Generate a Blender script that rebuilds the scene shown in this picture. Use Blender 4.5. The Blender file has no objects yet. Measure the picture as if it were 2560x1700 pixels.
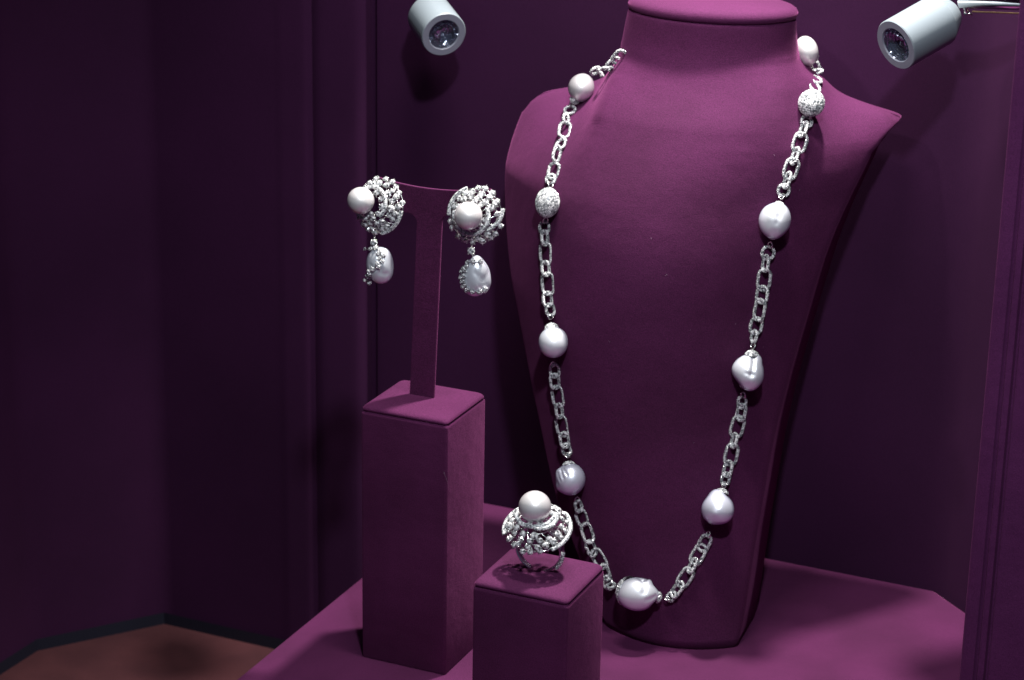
import bpy, bmesh, math, random
from mathutils import Vector, Matrix
from mathutils.bvhtree import BVHTree
MM = 0.001
sc = bpy.context.scene
col = sc.collection
V = Vector

# ------------------------------------------------------------------ camera
cam = bpy.data.cameras.new('camera')
cam.lens = 81.45; cam.sensor_width = 36.0
cam.clip_start = 0.02; cam.clip_end = 20
camo = bpy.data.objects.new('camera', cam); col.objects.link(camo)
R_ = V((0.91207, 0.40967, 0.01732)); U_ = V((-0.14868, 0.29107, 0.94508)); B_ = V((0.38213, -0.86455, 0.32638))
camo.matrix_world = Matrix(((R_.x, U_.x, B_.x, 0.43718), (R_.y, U_.y, B_.y, -0.83272), (R_.z, U_.z, B_.z, 0.47557), (0, 0, 0, 1)))
cam.dof.use_dof = True; cam.dof.focus_distance = 0.955; cam.dof.aperture_fstop = 20.0
sc.camera = camo

# ------------------------------------------------------------------ room light
w = bpy.data.worlds.new('World'); sc.world = w; w.use_nodes = True
w.node_tree.nodes['Background'].inputs[0].default_value = (0.50, 0.55, 0.90, 1)
w.node_tree.nodes['Background'].inputs[1].default_value = 0.085
sc.view_settings.view_transform = 'Standard'; sc.view_settings.look = 'None'; sc.view_settings.gamma = 1
sc.view_settings.exposure = 0.0
sc.cycles.max_bounces = 8; sc.cycles.caustics_reflective = False; sc.cycles.caustics_refractive = False
sc.cycles.sample_clamp_indirect = 4.0

def area(name, loc, to, power, sx, sy, color):
    l = bpy.data.lights.new(name, 'AREA'); l.shape = 'RECTANGLE'; l.size = sx; l.size_y = sy
    l.energy = power; l.color = color
    o = bpy.data.objects.new(name, l); col.objects.link(o); o.location = loc
    o.rotation_euler = (V(to) - V(loc)).to_track_quat('-Z', 'Y').to_euler(); return o
def spot(name, loc, to, power, ang, blend, rad, color):
    l = bpy.data.lights.new(name, 'SPOT'); l.spot_size = math.radians(ang); l.spot_blend = blend
    l.shadow_soft_size = rad; l.energy = power; l.color = color
    o = bpy.data.objects.new(name, l); col.objects.link(o); o.location = loc
    o.rotation_euler = (V(to) - V(loc)).to_track_quat('-Z', 'Y').to_euler(); return o
# case lighting: a strip of lamps in the canopy above the display and two aimed spots
cl = area('canopy_lamp', (0.10, -0.02, 0.66), (0.10, 0.04, 0.0), 0.8, 0.16, 0.05, (1.0, 0.98, 0.96)); cl.data.spread = math.radians(120)
spot('left_case_spot', (-0.06, -0.12, 0.60), (0.155, 0.14, 0.235), 3.0, 27, 1.0, 0.012, (1.0, 0.97, 0.94))
spot('overhead_case_spot', (0.13, 0.160, 0.68), (0.11, 0.06, 0.0), 30.0, 64, 0.7, 0.018, (1.0, 0.96, 0.92))
spot('front_spot', (0.36, -0.52, 0.80), (0.10, 0.10, 0.15), 17.0, 54, 0.9, 0.022, (0.86, 0.93, 1.0))

# ------------------------------------------------------------------ materials
def mat(name):
    m = bpy.data.materials.new(name); m.use_nodes = True
    return m, m.node_tree, m.node_tree.nodes['Principled BSDF']
def suede(name, c1, c2, sheen=0.12, tint=(0.62, 0.15, 0.42, 1), fib=2600, bump=0.35, patch=26, spark=0.5, dent=.35):
    m, t, b = mat(name); N = t.nodes; L = t.links
    tc = N.new('ShaderNodeTexCoord')
    n1 = N.new('ShaderNodeTexNoise'); n1.inputs['Scale'].default_value = patch; n1.inputs['Detail'].default_value = 5
    n2 = N.new('ShaderNodeTexNoise'); n2.inputs['Scale'].default_value = fib; n2.inputs['Detail'].default_value = 3
    L.new(tc.outputs['Object'], n1.inputs['Vector']); L.new(tc.outputs['Object'], n2.inputs['Vector'])
    mx = N.new('ShaderNodeMix'); mx.data_type = 'RGBA'
    mx.inputs[6].default_value = (*c1, 1); mx.inputs[7].default_value = (*c2, 1)
    r1 = N.new('ShaderNodeValToRGB'); r1.color_ramp.elements[0].position = 0.36; r1.color_ramp.elements[1].position = 0.66
    L.new(n1.outputs[0], r1.inputs[0]); L.new(r1.outputs[0], mx.inputs[0])
    mx2 = N.new('ShaderNodeMix'); mx2.data_type = 'RGBA'; mx2.blend_type = 'MULTIPLY'; mx2.inputs[0].default_value = 1
    r2 = N.new('ShaderNodeValToRGB'); r2.color_ramp.elements[0].position = 0.3; r2.color_ramp.elements[1].position = 0.75
    r2.color_ramp.elements[0].color = (1-spark, 1-spark, 1-spark, 1); r2.color_ramp.elements[1].color = (1+spark, 1+spark, 1+spark, 1)
    L.new(n2.outputs[0], r2.inputs[0]); L.new(mx.outputs[2], mx2.inputs[6]); L.new(r2.outputs[0], mx2.inputs[7])
    L.new(mx2.outputs[2], b.inputs['Base Color'])
    b.inputs['Roughness'].default_value = 0.85; b.inputs['Specular IOR Level'].default_value = 0.15
    b.inputs['Sheen Weight'].default_value = sheen; b.inputs['Sheen Roughness'].default_value = 0.38
    b.inputs['Sheen Tint'].default_value = tint
    bp = N.new('ShaderNodeBump'); bp.inputs['Strength'].default_value = bump; bp.inputs['Distance'].default_value = 0.0004
    n3 = N.new('ShaderNodeTexNoise'); n3.inputs['Scale'].default_value = 95; n3.inputs['Detail'].default_value = 2; L.new(tc.outputs['Object'], n3.inputs['Vector'])
    b3 = N.new('ShaderNodeBump'); b3.inputs['Strength'].default_value = dent; b3.inputs['Distance'].default_value = 0.0011
    L.new(n3.outputs[0], b3.inputs['Height']); L.new(b3.outputs[0], bp.inputs['Normal'])
    L.new(n2.outputs[0], bp.inputs['Height']); L.new(bp.outputs[0], b.inputs['Normal'])
    return m
plum = suede('plum_suede', (0.068, 0.0112, 0.048), (0.096, 0.0158, 0.068), sheen=.26, patch=20, spark=.32, fib=2200)
bustm = suede('bust_suede', (0.058, 0.0096, 0.042), (0.083, 0.0136, 0.061), sheen=.28, patch=13, spark=.32, fib=2200)
wallm = suede('wall_suede', (0.032, 0.0060, 0.031), (0.044, 0.0082, 0.042), sheen=0.03, patch=7, spark=0.2, bump=.12, dent=.04)
floorm = suede('floor_felt', (0.070, 0.022, 0.026), (0.048, 0.015, 0.019), sheen=0.1, tint=(1, .6, .5, 1), spark=0.2)
skirt, _t, _b = mat('skirting'); _b.inputs['Base Color'].default_value = (0.006, 0.007, 0.018, 1); _b.inputs['Roughness'].default_value = 0.6
def metal(name, c, r):
    m, t, b = mat(name); b.inputs['Base Color'].default_value = (*c, 1); b.inputs['Metallic'].default_value = 1
    n = t.nodes.new('ShaderNodeTexNoise'); n.inputs['Scale'].default_value = 900
    tc = t.nodes.new('ShaderNodeTexCoord'); t.links.new(tc.outputs['Object'], n.inputs['Vector'])
    mr = t.nodes.new('ShaderNodeMapRange'); mr.inputs[3].default_value = r*0.7; mr.inputs[4].default_value = r*1.4
    t.links.new(n.outputs[0], mr.inputs[0]); t.links.new(mr.outputs[0], b.inputs['Roughness']); return m
gold = metal('white_gold', (0.82, 0.82, 0.80), 0.22)
chrome = metal('chrome', (0.85, 0.86, 0.88), 0.10)
brass = metal('brass_trim', (0.75, 0.52, 0.28), 0.3)
def diamond_sparkle_mat(name, lo, hi, metallic):
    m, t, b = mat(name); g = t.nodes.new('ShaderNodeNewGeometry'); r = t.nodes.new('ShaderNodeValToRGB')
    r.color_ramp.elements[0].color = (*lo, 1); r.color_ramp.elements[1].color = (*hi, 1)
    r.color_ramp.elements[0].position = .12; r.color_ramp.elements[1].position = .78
    t.links.new(g.outputs['Random Per Island'], r.inputs[0]); t.links.new(r.outputs[0], b.inputs['Base Color'])  # sparkle painted into the base colour
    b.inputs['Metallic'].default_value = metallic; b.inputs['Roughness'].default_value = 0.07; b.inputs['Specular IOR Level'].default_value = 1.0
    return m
diam = diamond_sparkle_mat('diamond', (.05, .055, .06), (1, 1, 1), .15)
pdiam = diamond_sparkle_mat('pave_diamond_sparkle', (.16, .18, .19), (1, 1, 1), .08)
seat = metal('pave_setting', (0.34, 0.35, 0.35), 0.35)  # setting metal coloured darker so the gaps between stones read dark
def pearl_mat(name, c, c2, met=.62):
    m, t, b = mat(name); N = t.nodes; L = t.links
    tc = N.new('ShaderNodeTexCoord'); n = N.new('ShaderNodeTexNoise'); n.inputs['Scale'].default_value = 260; n.inputs['Detail'].default_value = 2
    L.new(tc.outputs['Object'], n.inputs['Vector'])
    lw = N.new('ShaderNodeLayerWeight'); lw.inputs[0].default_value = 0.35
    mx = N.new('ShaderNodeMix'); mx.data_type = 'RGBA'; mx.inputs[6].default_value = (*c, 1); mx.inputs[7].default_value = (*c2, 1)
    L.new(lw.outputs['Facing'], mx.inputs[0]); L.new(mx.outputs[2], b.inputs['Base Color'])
    b.inputs['Roughness'].default_value = 0.37; b.inputs['Specular IOR Level'].default_value = 0.9
    b.inputs['Metallic'].default_value = met
    b.inputs['Coat Weight'].default_value = 0.6; b.inputs['Coat Roughness'].default_value = 0.13
    bp = N.new('ShaderNodeBump'); bp.inputs['Strength'].default_value = 0.06; bp.inputs['Distance'].default_value = 0.0004
    L.new(n.outputs[0], bp.inputs['Height']); L.new(bp.outputs[0], b.inputs['Normal']); return m
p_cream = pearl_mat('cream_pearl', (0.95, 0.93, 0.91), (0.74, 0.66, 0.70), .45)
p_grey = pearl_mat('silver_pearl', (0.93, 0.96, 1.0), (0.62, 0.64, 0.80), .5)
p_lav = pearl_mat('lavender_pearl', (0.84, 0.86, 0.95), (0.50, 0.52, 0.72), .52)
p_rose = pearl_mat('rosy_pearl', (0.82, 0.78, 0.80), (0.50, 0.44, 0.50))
lampm, _t, _b = mat('lamp_paint'); _b.inputs['Base Color'].default_value = (0.21, 0.245, 0.27, 1); _b.inputs['Roughness'].default_value = 0.38
_b.inputs['Specular IOR Level'].default_value = 0.4
lampd, _t, _b = mat('lamp_rim'); _b.inputs['Base Color'].default_value = (0.22, 0.23, 0.28, 1); _b.inputs['Roughness'].default_value = 0.5
lens, _t, _b = mat('lens_reflector'); _b.inputs['Base Color'].default_value = (0.30, 0.33, 0.42, 1); _b.inputs['Metallic'].default_value = 0.9; _b.inputs['Roughness'].default_value = 0.10
seam, _t, _b = mat('dark_seam_line'); _b.inputs['Base Color'].default_value = (0.02, 0.02, 0.02, 1)  # near-black line along the lamp body
lintm, _t, _b = mat('lint_fibre'); _b.inputs['Base Color'].default_value = (0.35, 0.25, 0.33, 1)

# ------------------------------------------------------------------ mesh helpers (all in mm)
class M:
    def __init__(s): s.v = []; s.f = []; s.m = []; s.s = []
    def add(s, vs, fs, mi=0, sm=True):
        o = len(s.v); s.v += [tuple(v) for v in vs]
        for f in fs: s.f.append(tuple(i+o for i in f)); s.m.append(mi); s.s.append(sm)
    def tube(s, pts, r, closed=False, n=8, mi=0, flat=None, up=V((0, 0, 1))):
        P = [V(p) for p in pts]; k = len(P); vs = []; fs = []
        for i in range(k):
            a = P[(i-1) % k] if (closed or i) else P[0]; b = P[(i+1) % k] if (closed or i < k-1) else P[-1]
            T = (b-a).normalized(); X = up - T*up.dot(T)
            if X.length < 1e-3: X = V((1, 0, 0)) - T*T.x
            X.normalize(); Y = T.cross(X); rr = r[i] if isinstance(r, (list, tuple)) else r
            ry = rr*(flat or 1)
            for j in range(n):
                q = 2*math.pi*j/n; vs.append(P[i] + X*math.cos(q)*rr + Y*math.sin(q)*ry)
        for i in range(k if closed else k-1):
            for j in range(n):
                i2 = (i+1) % k; fs.append((i*n+j, i*n+(j+1) % n, i2*n+(j+1) % n, i2*n+j))
        if not closed: fs.append(tuple(range(n))[::-1]); fs.append(tuple((k-1)*n+j for j in range(n)))
        s.add(vs, fs, mi)
    def lathe(s, prof, n=24, mi=0, mt=None, sm=True):
        vs = []; fs = []; k = len(prof)
        for r, z in prof:
            for j in range(n):
                q = 2*math.pi*j/n; v = V((r*math.cos(q), r*math.sin(q), z)); vs.append(mt @ v if mt else v)
        for i in range(k-1):
            for j in range(n): fs.append((i*n+j, i*n+(j+1) % n, (i+1)*n+(j+1) % n, (i+1)*n+j))
        s.add(vs, fs, mi, sm)
    def ball(s, c, r, mi=0, n=6):
        s.lathe([(r*math.sin(math.pi*i/4), -r*math.cos(math.pi*i/4)) for i in range(5)], n, mi, Matrix.Translation(c))
    def stone(s, c, nrm, r, mi=1, rot=0, k=6, h=0.45, facets=False):
        nrm = V(nrm).normalized(); X = nrm.orthogonal().normalized(); Y = nrm.cross(X); c = V(c)
        g = []; t = []
        for j in range(k):
            q = rot + 2*math.pi*j/k; g.append(c + (X*math.cos(q)+Y*math.sin(q))*r)
            q = rot + 2*math.pi*(j+.5)/k; t.append(c + (X*math.cos(q)+Y*math.sin(q))*r*.58 + nrm*r*h)
        if not facets:
            s.add(g+t, [(j, (j+1) % k, k+j) for j in range(k)] + [((j+1) % k, k+(j+1) % k, k+j) for j in range(k)] + [tuple(range(k, 2*k))], mi, False); return
        cc = c + nrm*r*h
        for j in range(k): # every facet a separate island, so each takes its own painted sparkle tone
            j2 = (j+1) % k
            s.add([g[j], g[j2], t[j]], [(0, 1, 2)], mi, False); s.add([g[j2], t[j2], t[j]], [(0, 1, 2)], mi, False)
            s.add([t[j], t[j2], cc], [(0, 1, 2)], mi, False)
    def build(s, name, mats, parent=None, mw=None, flip=False):
        me = bpy.data.meshes.new(name)
        me.from_pydata([(x*MM, y*MM, z*MM) for x, y, z in s.v], [], [f[::-1] for f in s.f] if flip else s.f)
        for m in (mats if isinstance(mats, (list, tuple)) else [mats]): me.materials.append(m)
        me.polygons.foreach_set('material_index', s.m); me.polygons.foreach_set('use_smooth', s.s); me.update()
        return place(name, me, parent, mw)
def place(name, me, parent=None, mw=None):
    o = bpy.data.objects.new(name, me); col.objects.link(o)
    if parent: o.parent = parent
    if mw is not None: o.matrix_local = mw
    return o
def empty(name, loc, label, cat, group=None, rot=None):
    o = bpy.data.objects.new(name, None); col.objects.link(o); o.empty_display_size = 0.01
    o.matrix_world = Matrix.Translation(V(loc)*MM) @ (rot.to_4x4() if rot else Matrix())
    o['label'] = label; o['category'] = cat
    if group: o['group'] = group
    return o
def frame(p, x, y, z): # mm position and axes -> matrix in metres
    return Matrix(((x.x, y.x, z.x, p.x*MM), (x.y, y.y, z.y, p.y*MM), (x.z, y.z, z.z, p.z*MM), (0, 0, 0, 1)))
def look(p, n, up=V((0, 0, 1))): # Z along n
    n = V(n).normalized(); x = V(up).cross(n).normalized(); y = n.cross(x); return frame(V(p), x, y, n)
def lerp(xs, ys, x):
    if x <= xs[0]: return ys[0]
    for i in range(len(xs)-1):
        if x <= xs[i+1]: return ys[i] + (ys[i+1]-ys[i])*(x-xs[i])/(xs[i+1]-xs[i])
    return ys[-1]
def ss(a, b, x):
    t = max(0, min(1, (x-a)/(b-a))); return t*t*(3-2*t)
rnd = random.Random(5)

# ------------------------------------------------------------------ setting: case walls, floor, plinth
def extrude(poly, z0, z1, mat_, name, sm=False, nz=1):
    m = M(); k = len(poly); vs = [(x, y, z0+(z1-z0)*i/nz) for i in range(nz+1) for x, y in poly]
    m.add(vs, [(a*k+i, a*k+i+1, (a+1)*k+i+1, (a+1)*k+i) for a in range(nz) for i in range(k-1)], 0, sm)
    return m.build(name, mat_)
FZ = -113.5
def bulge(x0, x1, y, dep, n=10): # padded panel, edges tucked in
    return [(x0+(x1-x0)*i/n, y + dep - dep*min(1, (math.sin(math.pi*i/n))*2.2)**.6) for i in range(n+1)]
W_Y = 185.5
def fillet(a, c, d, r, n=8): # rounded padded corner at c
    a, c, d = V((*a, 0)), V((*c, 0)), V((*d, 0)); p = c+(a-c).normalized()*r; q = c+(d-c).normalized()*r
    return [tuple(((p*(1-t)+c*t)*(1-t)+(c*(1-t)+q*t)*t)[:2]) for t in [i/n for i in range(n+1)]]
wall = [(-276, -900)] + fillet((-274, 94), (-273.4, 124.7), (-229, 182.5), 7) + fillet((-273.4, 124.7), (-227, W_Y), (-150, W_Y), 7) + [(-150, W_Y)]
wall += bulge(-149.5, -128, W_Y-.6, 1.6)[1:] + bulge(-127.4, -96.5, W_Y-1, 2.2)
wall += [(-96, W_Y+6), (-91, W_Y+6), (-90, W_Y+.5), (-87, W_Y), (200, W_Y)] + fillet((200, W_Y), (214, W_Y), (420, 8), 9) + [(420, 8), (600, -145)]
bw = extrude(wall, FZ, 560, wallm, 'back_wall', sm=True, nz=8); bw['kind'] = 'structure'
for p in bw.data.polygons: p.use_smooth = True
bw.data.set_sharp_from_angle(angle=math.radians(22))
sk = extrude([(-274, -900), (-272, 94), (-270.9, 123.6), (-226, W_Y-2.0), (-36, W_Y-2.0)], FZ, FZ+7.2, skirt, 'skirting_strip'); sk['kind'] = 'structure'
m = M(); m.add([(-290, -950, FZ), (700, -950, FZ), (700, 200, FZ), (-290, 200, FZ)], [(0, 1, 2, 3)], 0, False)
fl = m.build('floor', floorm); fl['kind'] = 'structure'

def poly_prism(pts, z0, z1, r, name, mat_, sub=0):
    bm = bmesh.new(); lo = [bm.verts.new((x*MM, y*MM, z0*MM)) for x, y in pts]; hi = [bm.verts.new((x*MM, y*MM, z1*MM)) for x, y in pts]
    top = bm.faces.new(hi); bm.faces.new(lo[::-1]); k = len(pts)
    for i in range(k): bm.faces.new((lo[i], lo[(i+1) % k], hi[(i+1) % k], hi[i]))
    ed = [e for e in bm.edges if any(v in hi for v in e.verts)]
    bmesh.ops.bevel(bm, geom=ed, offset=r*MM, segments=4, profile=.5, affect='EDGES')
    me = bpy.data.meshes.new(name); bm.to_mesh(me); bm.free(); me.materials.append(mat_)
    for p in me.polygons: p.use_smooth = True
    me.set_sharp_from_angle(angle=math.radians(40))
    return place(name, me)
pl = poly_prism([(-41, -330), (560, -330), (560, -120), (418, 4), (214, W_Y-3), (-41, W_Y-1.5)], FZ+.5, 0, 2.0, 'display_plinth', plum)
pl['label'] = 'low plum suede plinth that carries the bust and both display blocks'; pl['category'] = 'plinth'

# side pilaster at the right edge of the case
pp = [(268.2, 30), (266.8, 10), (266.4, 3), (266.7, .8), (267.6, 0)]
pp += [(272.2, -.6), (272.8, .9), (273.4, 1.1), (274.0, -.5), (276.4, -1.0), (277.0, .9), (277.7, 1.1), (278.3, -.8), (279.5, -1.2), (300, -4), (380, -12), (380, 30)]
sp = extrude(pp, FZ, 560, wallm, 'side_pilaster', sm=True, nz=6)
sp.data.materials.clear(); sp.data.materials.append(suede('pilaster_suede', (0.080, 0.0145, 0.070), (0.105, 0.020, 0.090), sheen=0.1, patch=15, spark=.3))
sp.data.set_sharp_from_angle(angle=math.radians(50))
sp['label'] = 'plum fabric covered pilaster with two vertical seams at the right edge of the case'; sp['category'] = 'pilaster'

# ------------------------------------------------------------------ display blocks
def rrect(w, d, r, n=5):
    pts = []
    for cx, cy, a in ((w-r, d-r, 0), (r, d-r, 90), (r, r, 180), (w-r, r, 270)):
        for i in range(n+1):
            q = math.radians(a+90*i/n); pts.append((cx+r*math.cos(q), cy+r*math.sin(q)))
    return pts
def loft_rect(m, w, d, prof, mi=0, seed=1, wob=0.0):
    rg = random.Random(seed); rows = []
    for ins, z, r in prof:
        ww, dd = w-2*ins, d-2*ins; base = rrect(ww, dd, max(.05, min(r, ww/2-.01, dd/2-.01)))
        rows.append([(x+ins, y+ins, z + (rg.uniform(-wob, wob) if wob else 0)) for x, y in base])
    k = len(rows[0]); vs = [p for r in rows for p in r]
    fs = [(a*k+i, a*k+(i+1) % k, (a+1)*k+(i+1) % k, (a+1)*k+i) for a in range(len(rows)-1) for i in range(k)]
    fs.append(tuple((len(rows)-1)*k+i for i in range(k)))
    m.add(vs, fs, mi, True)
def block(name, label, x, y, w, d, h):
    e = empty(name, (x, y, 0), label, 'display stand')
    b = M(); loft_rect(b, w, d, [(.25, .2, 1.2), (0, 1.0, 1.3), (0, h*.35, 1.3), (0, h*.7, 1.3), (0, h-4.2, 1.3), (.05, h-3.4, 1.3), (.5, h-2.8, 1.3), (1.4, h-2.6, 1.4), (3, h-2.6, 2)])
    b.build('block_body', plum, e)
    c = M(); pr = [(1.3, h-2.9, 1.6), (.5, h-2.55, 1.8), (.1, h-2.0, 2.2), (0.1, h-1.5, 2.5), (.4, h-.9, 2.8), (1.0, h-.45, 3), (2.0, h-.12, 3.2), (4, h+.15, 3.4), (8, h+.35, 4), (13, h+.45, 4)]
    loft_rect(c, w, d, pr); o = c.build('top_cushion', plum, e)
    return e
es = block('earring_stand', 'tall plum suede block with a T-shaped card post holding the earrings', -1.2, -1.6, 41.6, 39.4, 120.8)
rs = block('ring_stand', 'short plum suede block in front carrying the pearl ring', 92.3, -86.2, 40.2, 38, 92.3)
# T card of the tall block (local to its empty)
def tcard():
    m = M(); y0, y1 = 19.3, 20.8
    # outline, x,z : stem then crossbar with concave top and filleted joints
    zt = 217.2; o = []
    o += [(11.8, 117), (15.0, 198)]
    for i in range(7):
        q = math.radians(90*i/6); o.append((15.1-4.0*(1-math.cos(q)), 199.3+4.0*math.sin(q)))
    o += [(4, 203.6), (-1, 204.2), (-4, 206), (-5, 209), (-5, 214), (-4, 217)]
    for i in range(15):
        t = i/14; xx = -3.5+53*t; o.append((xx, 215.5+2.6*(2*t-.85)**2))
    o += [(51, 216), (51, 209), (49, 206.2), (46, 205.2), (40, 205.0)]
    for i in range(7):
        q = math.radians(90*i/6); o.append((26.9+4.0*(1-math.sin(q)), 201+4.0*math.cos(q)))
    o += [(26.8, 198), (23.6, 117)]
    bm = bmesh.new(); a = [bm.verts.new((x*MM, y0*MM, z*MM)) for x, z in o]; b = [bm.verts.new((x*MM, y1*MM, z*MM)) for x, z in o]
    bm.faces.new(a); bm.faces.new(b[::-1]); k = len(o)
    for i in range(k): bm.faces.new((a[i], b[i], b[(i+1) % k], a[(i+1) % k]))
    bmesh.ops.recalc_face_normals(bm, faces=bm.faces)
    ed = [e for e in bm.edges if len(e.link_faces) == 2 and e.calc_face_angle(0) > 1.0]
    bmesh.ops.bevel(bm, geom=ed, offset=.45*MM, segments=2, profile=.6, affect='EDGES')
    me = bpy.data.meshes.new('card_post'); bm.to_mesh(me); bm.free(); me.materials.append(plum)
    o_ = place('card_post', me, es); o_.location = V((1.2, 1.6, 0))*MM; return o_
tcard()

# ------------------------------------------------------------------ bust
PSI = math.radians(5); BO = V((120, 80, 0)); BX = V((math.cos(PSI), math.sin(PSI), 0)); BY = V((-math.sin(PSI), math.cos(PSI), 0))
def BW(x, y, z): return BO + BX*x + BY*y + V((0, 0, z))
ROWS = [(0.0, -35.0, 27.9), (10.0, -41.2, 28.9), (20.0, -47.0, 29.5), (30.0, -52.8, 29.6), (40.0, -58.5, 29.8), (50.0, -64.2, 30.3), (60.0, -69.7, 31.1), (70.0, -72.8, 31.6), (80.0, -76.1, 32.0), (90.0, -79.5, 32.7), (100.0, -82.7, 33.8), (110.0, -86.1, 35.5), (120.0, -88.9, 36.9), (130.0, -91.5, 38.7), (140.0, -94.7, 40.5), (150.0, -97.3, 42.5), (160.0, -100.6, 44.4), (170.0, -102.9, 46.1), (180.0, -104.9, 48.7), (190.0, -106.9, 51.5), (200.0, -107.7, 55.0), (205.0, -109.2, 56.8), (210.0, -109.5, 58.7), (215.0, -108.5, 60.8), (220.0, -105.8, 63.2), (225.0, -103.1, 65.6), (226.2, -101.8, 66.3), (227.5, -100.6, 67.3), (228.8, -98.6, 68.3), (230.0, -94.5, 69.3), (231.2, -89.5, 70.3), (232.5, -84.3, 71.3), (233.8, -80.3, 71.0), (235.0, -76.7, 65.6), (236.2, -73.9, 59.7), (237.5, -71.4, 54.5), (238.8, -69.0, 50.2), (240.0, -67.6, 46.6), (241.2, -66.3, 44.0), (242.5, -64.8, 41.8), (243.8, -63.6, 40.2), (245.0, -62.7, 38.9), (246.3, -61.8, 37.9), (247.5, -60.7, 36.9), (248.8, -59.4, 35.5), (250.0, -58.3, 33.4), (251.3, -57.7, 31.8), (252.5, -57.3, 30.6), (253.8, -56.7, 29.1), (255.0, -56.1, 28.1), (256.3, -55.6, 27.3), (257.5, -55.7, 26.4), (258.8, -55.8, 25.7), (260.0, -55.8, 25.6), (261.3, -55.7, 25.5), (262.5, -55.6, 25.2), (263.8, -55.3, 25.1), (265.0, -55.1, 24.9), (266.3, -54.8, 24.8), (267.5, -54.6, 24.5), (268.8, -54.3, 24.4), (270.0, -53.7, 24.2), (274.0, -53.2, 23.8), (278.0, -52.8, 23.6)]
def zsm(f, z): return sum(f(z+d) for d in (-18, -12, -6, 0, 6, 12, 18))/7 if z > 20 else f(z)
def byf(z): return zsm(lambda z: lerp([0, 50, 100, 150, 180, 200, 220, 240, 255, 300], [-12, -9, -6, -5, -2, 4, 14, 27, 36, 43], z), z)
def bbb(z): return zsm(lambda z: lerp([0, 50, 100, 150, 200, 225, 240, 300], [12, 25, 38, 48, 54, 50, 42, 30], z), z)
def xref(z): return lerp([0, 50, 100, 150, 200, 225, 250], [-4, -18, -26, -30, -27.5, -19, -13.5], z)
def hwref(z): return lerp([0, 50, 100, 150, 200, 225, 300], [32, 48, 59.6, 72, 82, 84, 84], z)
ZCL = ([-110, -104, -100.6, -94.5, -84.3, -76.7, -71.4, -67.6, -64.8, -62, -59, -56, -50, -40], [223, 225, 227.5, 230, 232.5, 235, 237.5, 240, 242.5, 246, 251, 258, 275, 300])
ZCR = ([8, 18, 24, 28, 31.8, 35.5, 38.9, 41.8, 46.6, 54.4, 65.6, 71.3, 73], [300, 280, 266, 256.5, 252, 249, 245, 242.5, 240, 237.5, 235, 232.5, 231.5])
def zint(x, T): return sum(lerp(T[0], T[1], x+d) for d in (-4, -2, 0, 2, 4))/5
def section(z, xl, xr, N=61):
    hw = (xr-xl)/2; xc = (xl+xr)/2; mm = ss(232, 268, z); r = 2.0; out = []
    us = [math.sin(-math.pi/2+math.pi*i/(N-1)) for i in range(N)]
    yb1 = max(byf(z)+bbb(z)+20, lerp([0, 100, 200, 250], [38, 66, 90, 92], z))
    for u in us:
        x = xc+hw*u; dd = max(0, min(r, r-(1-abs(u))*hw))
        y1 = byf(z)+bbb(z)*((x-xref(z))/hwref(z))**2 + (r-math.sqrt(max(r*r-dd*dd, 0)))
        zc = zint(x, ZCR) if x > -13.5 else zint(x, ZCL)
        t = max(0, min(1, (zc-z)/34)); y1 += (yb1-8-y1)*(1-math.sqrt(max(0, 1-(1-t)**2)))*ss(28, 55, abs(x+13.5)) # shoulders roll over to their crest
        y2 = 68-26*math.sqrt(max(1-u*u, 0)); out.append((x, y1*(1-mm)+y2*mm))
    for u in us[::-1][1:-1]:
        y3 = yb1-4*abs(u)**8; y4 = 68+26*math.sqrt(max(1-u*u, 0)); out.append((xc+hw*u, y3*(1-mm)+y4*mm))
    return out
zs = [i*4 for i in range(55)] + [220+i for i in range(5)] + [225+i*.4 for i in range(92)] + [262, 264, 266, 268, 270, 272, 274, 275.2]
zr = [r[0] for r in ROWS]; lr = [r[1] for r in ROWS]; rr = [r[2] for r in ROWS]
def smooth(ys):
    for _ in range(9): ys = [ys[0]] + [(ys[i-1]+2*ys[i]+ys[i+1])/4 for i in range(1, len(ys)-1)] + [ys[-1]]
    return ys
XL = smooth([lerp(zr, lr, z) for z in zs]); XR = smooth([lerp(zr, rr, z) for z in zs])
bust = empty('necklace_bust', BO, 'tall plum suede neck and shoulder bust wearing the long pearl necklace', 'display bust')
m = M(); secs = [section(z, a, b) for z, a, b in zip(zs, XL, XR)]; k = len(secs[0])
secs += [[((x+13.5)*f-13.5, (y-68)*f+68) for x, y in secs[-1]] for f in (.995, .975, .95, .9)]; zs2 = zs + [275.8, 276.3, 276.4, 276.4]
vs = [BW(x, y, z)-BO for s_, z in zip(secs, zs2) for x, y in s_]
m.add(vs, [(a*k+i, a*k+(i+1) % k, (a+1)*k+(i+1) % k, (a+1)*k+i) for a in range(len(secs)-1) for i in range(k)] + [tuple(range(k))[::-1], tuple((len(secs)-1)*k+i for i in range(k))])
torso = m.build('torso', bustm, bust); 
bvh = BVHTree.FromPolygons([v+BO for v in vs], m.f)
m = M(); n = 64; prof = [(.93, 276.0), (.985, 276.6), (1.01, 277.6), (1.015, 278.8), (1.0, 280.2), (.96, 281.3), (.9, 282.0), (.75, 282.7), (.5, 283.1), (.2, 283.3), (.001, 283.3)]
vs = [BW(-14.4+38.2*f*math.cos(2*math.pi*j/n), 68+26.2*f*math.sin(2*math.pi*j/n), z)-BO for f, z in prof for j in range(n)]
m.add(vs, [(a*n+i, a*n+(i+1) % n, (a+1)*n+(i+1) % n, (a+1)*n+i) for a in range(len(prof)-1) for i in range(n)])
m.build('neck_cushion', bustm, bust)
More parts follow.
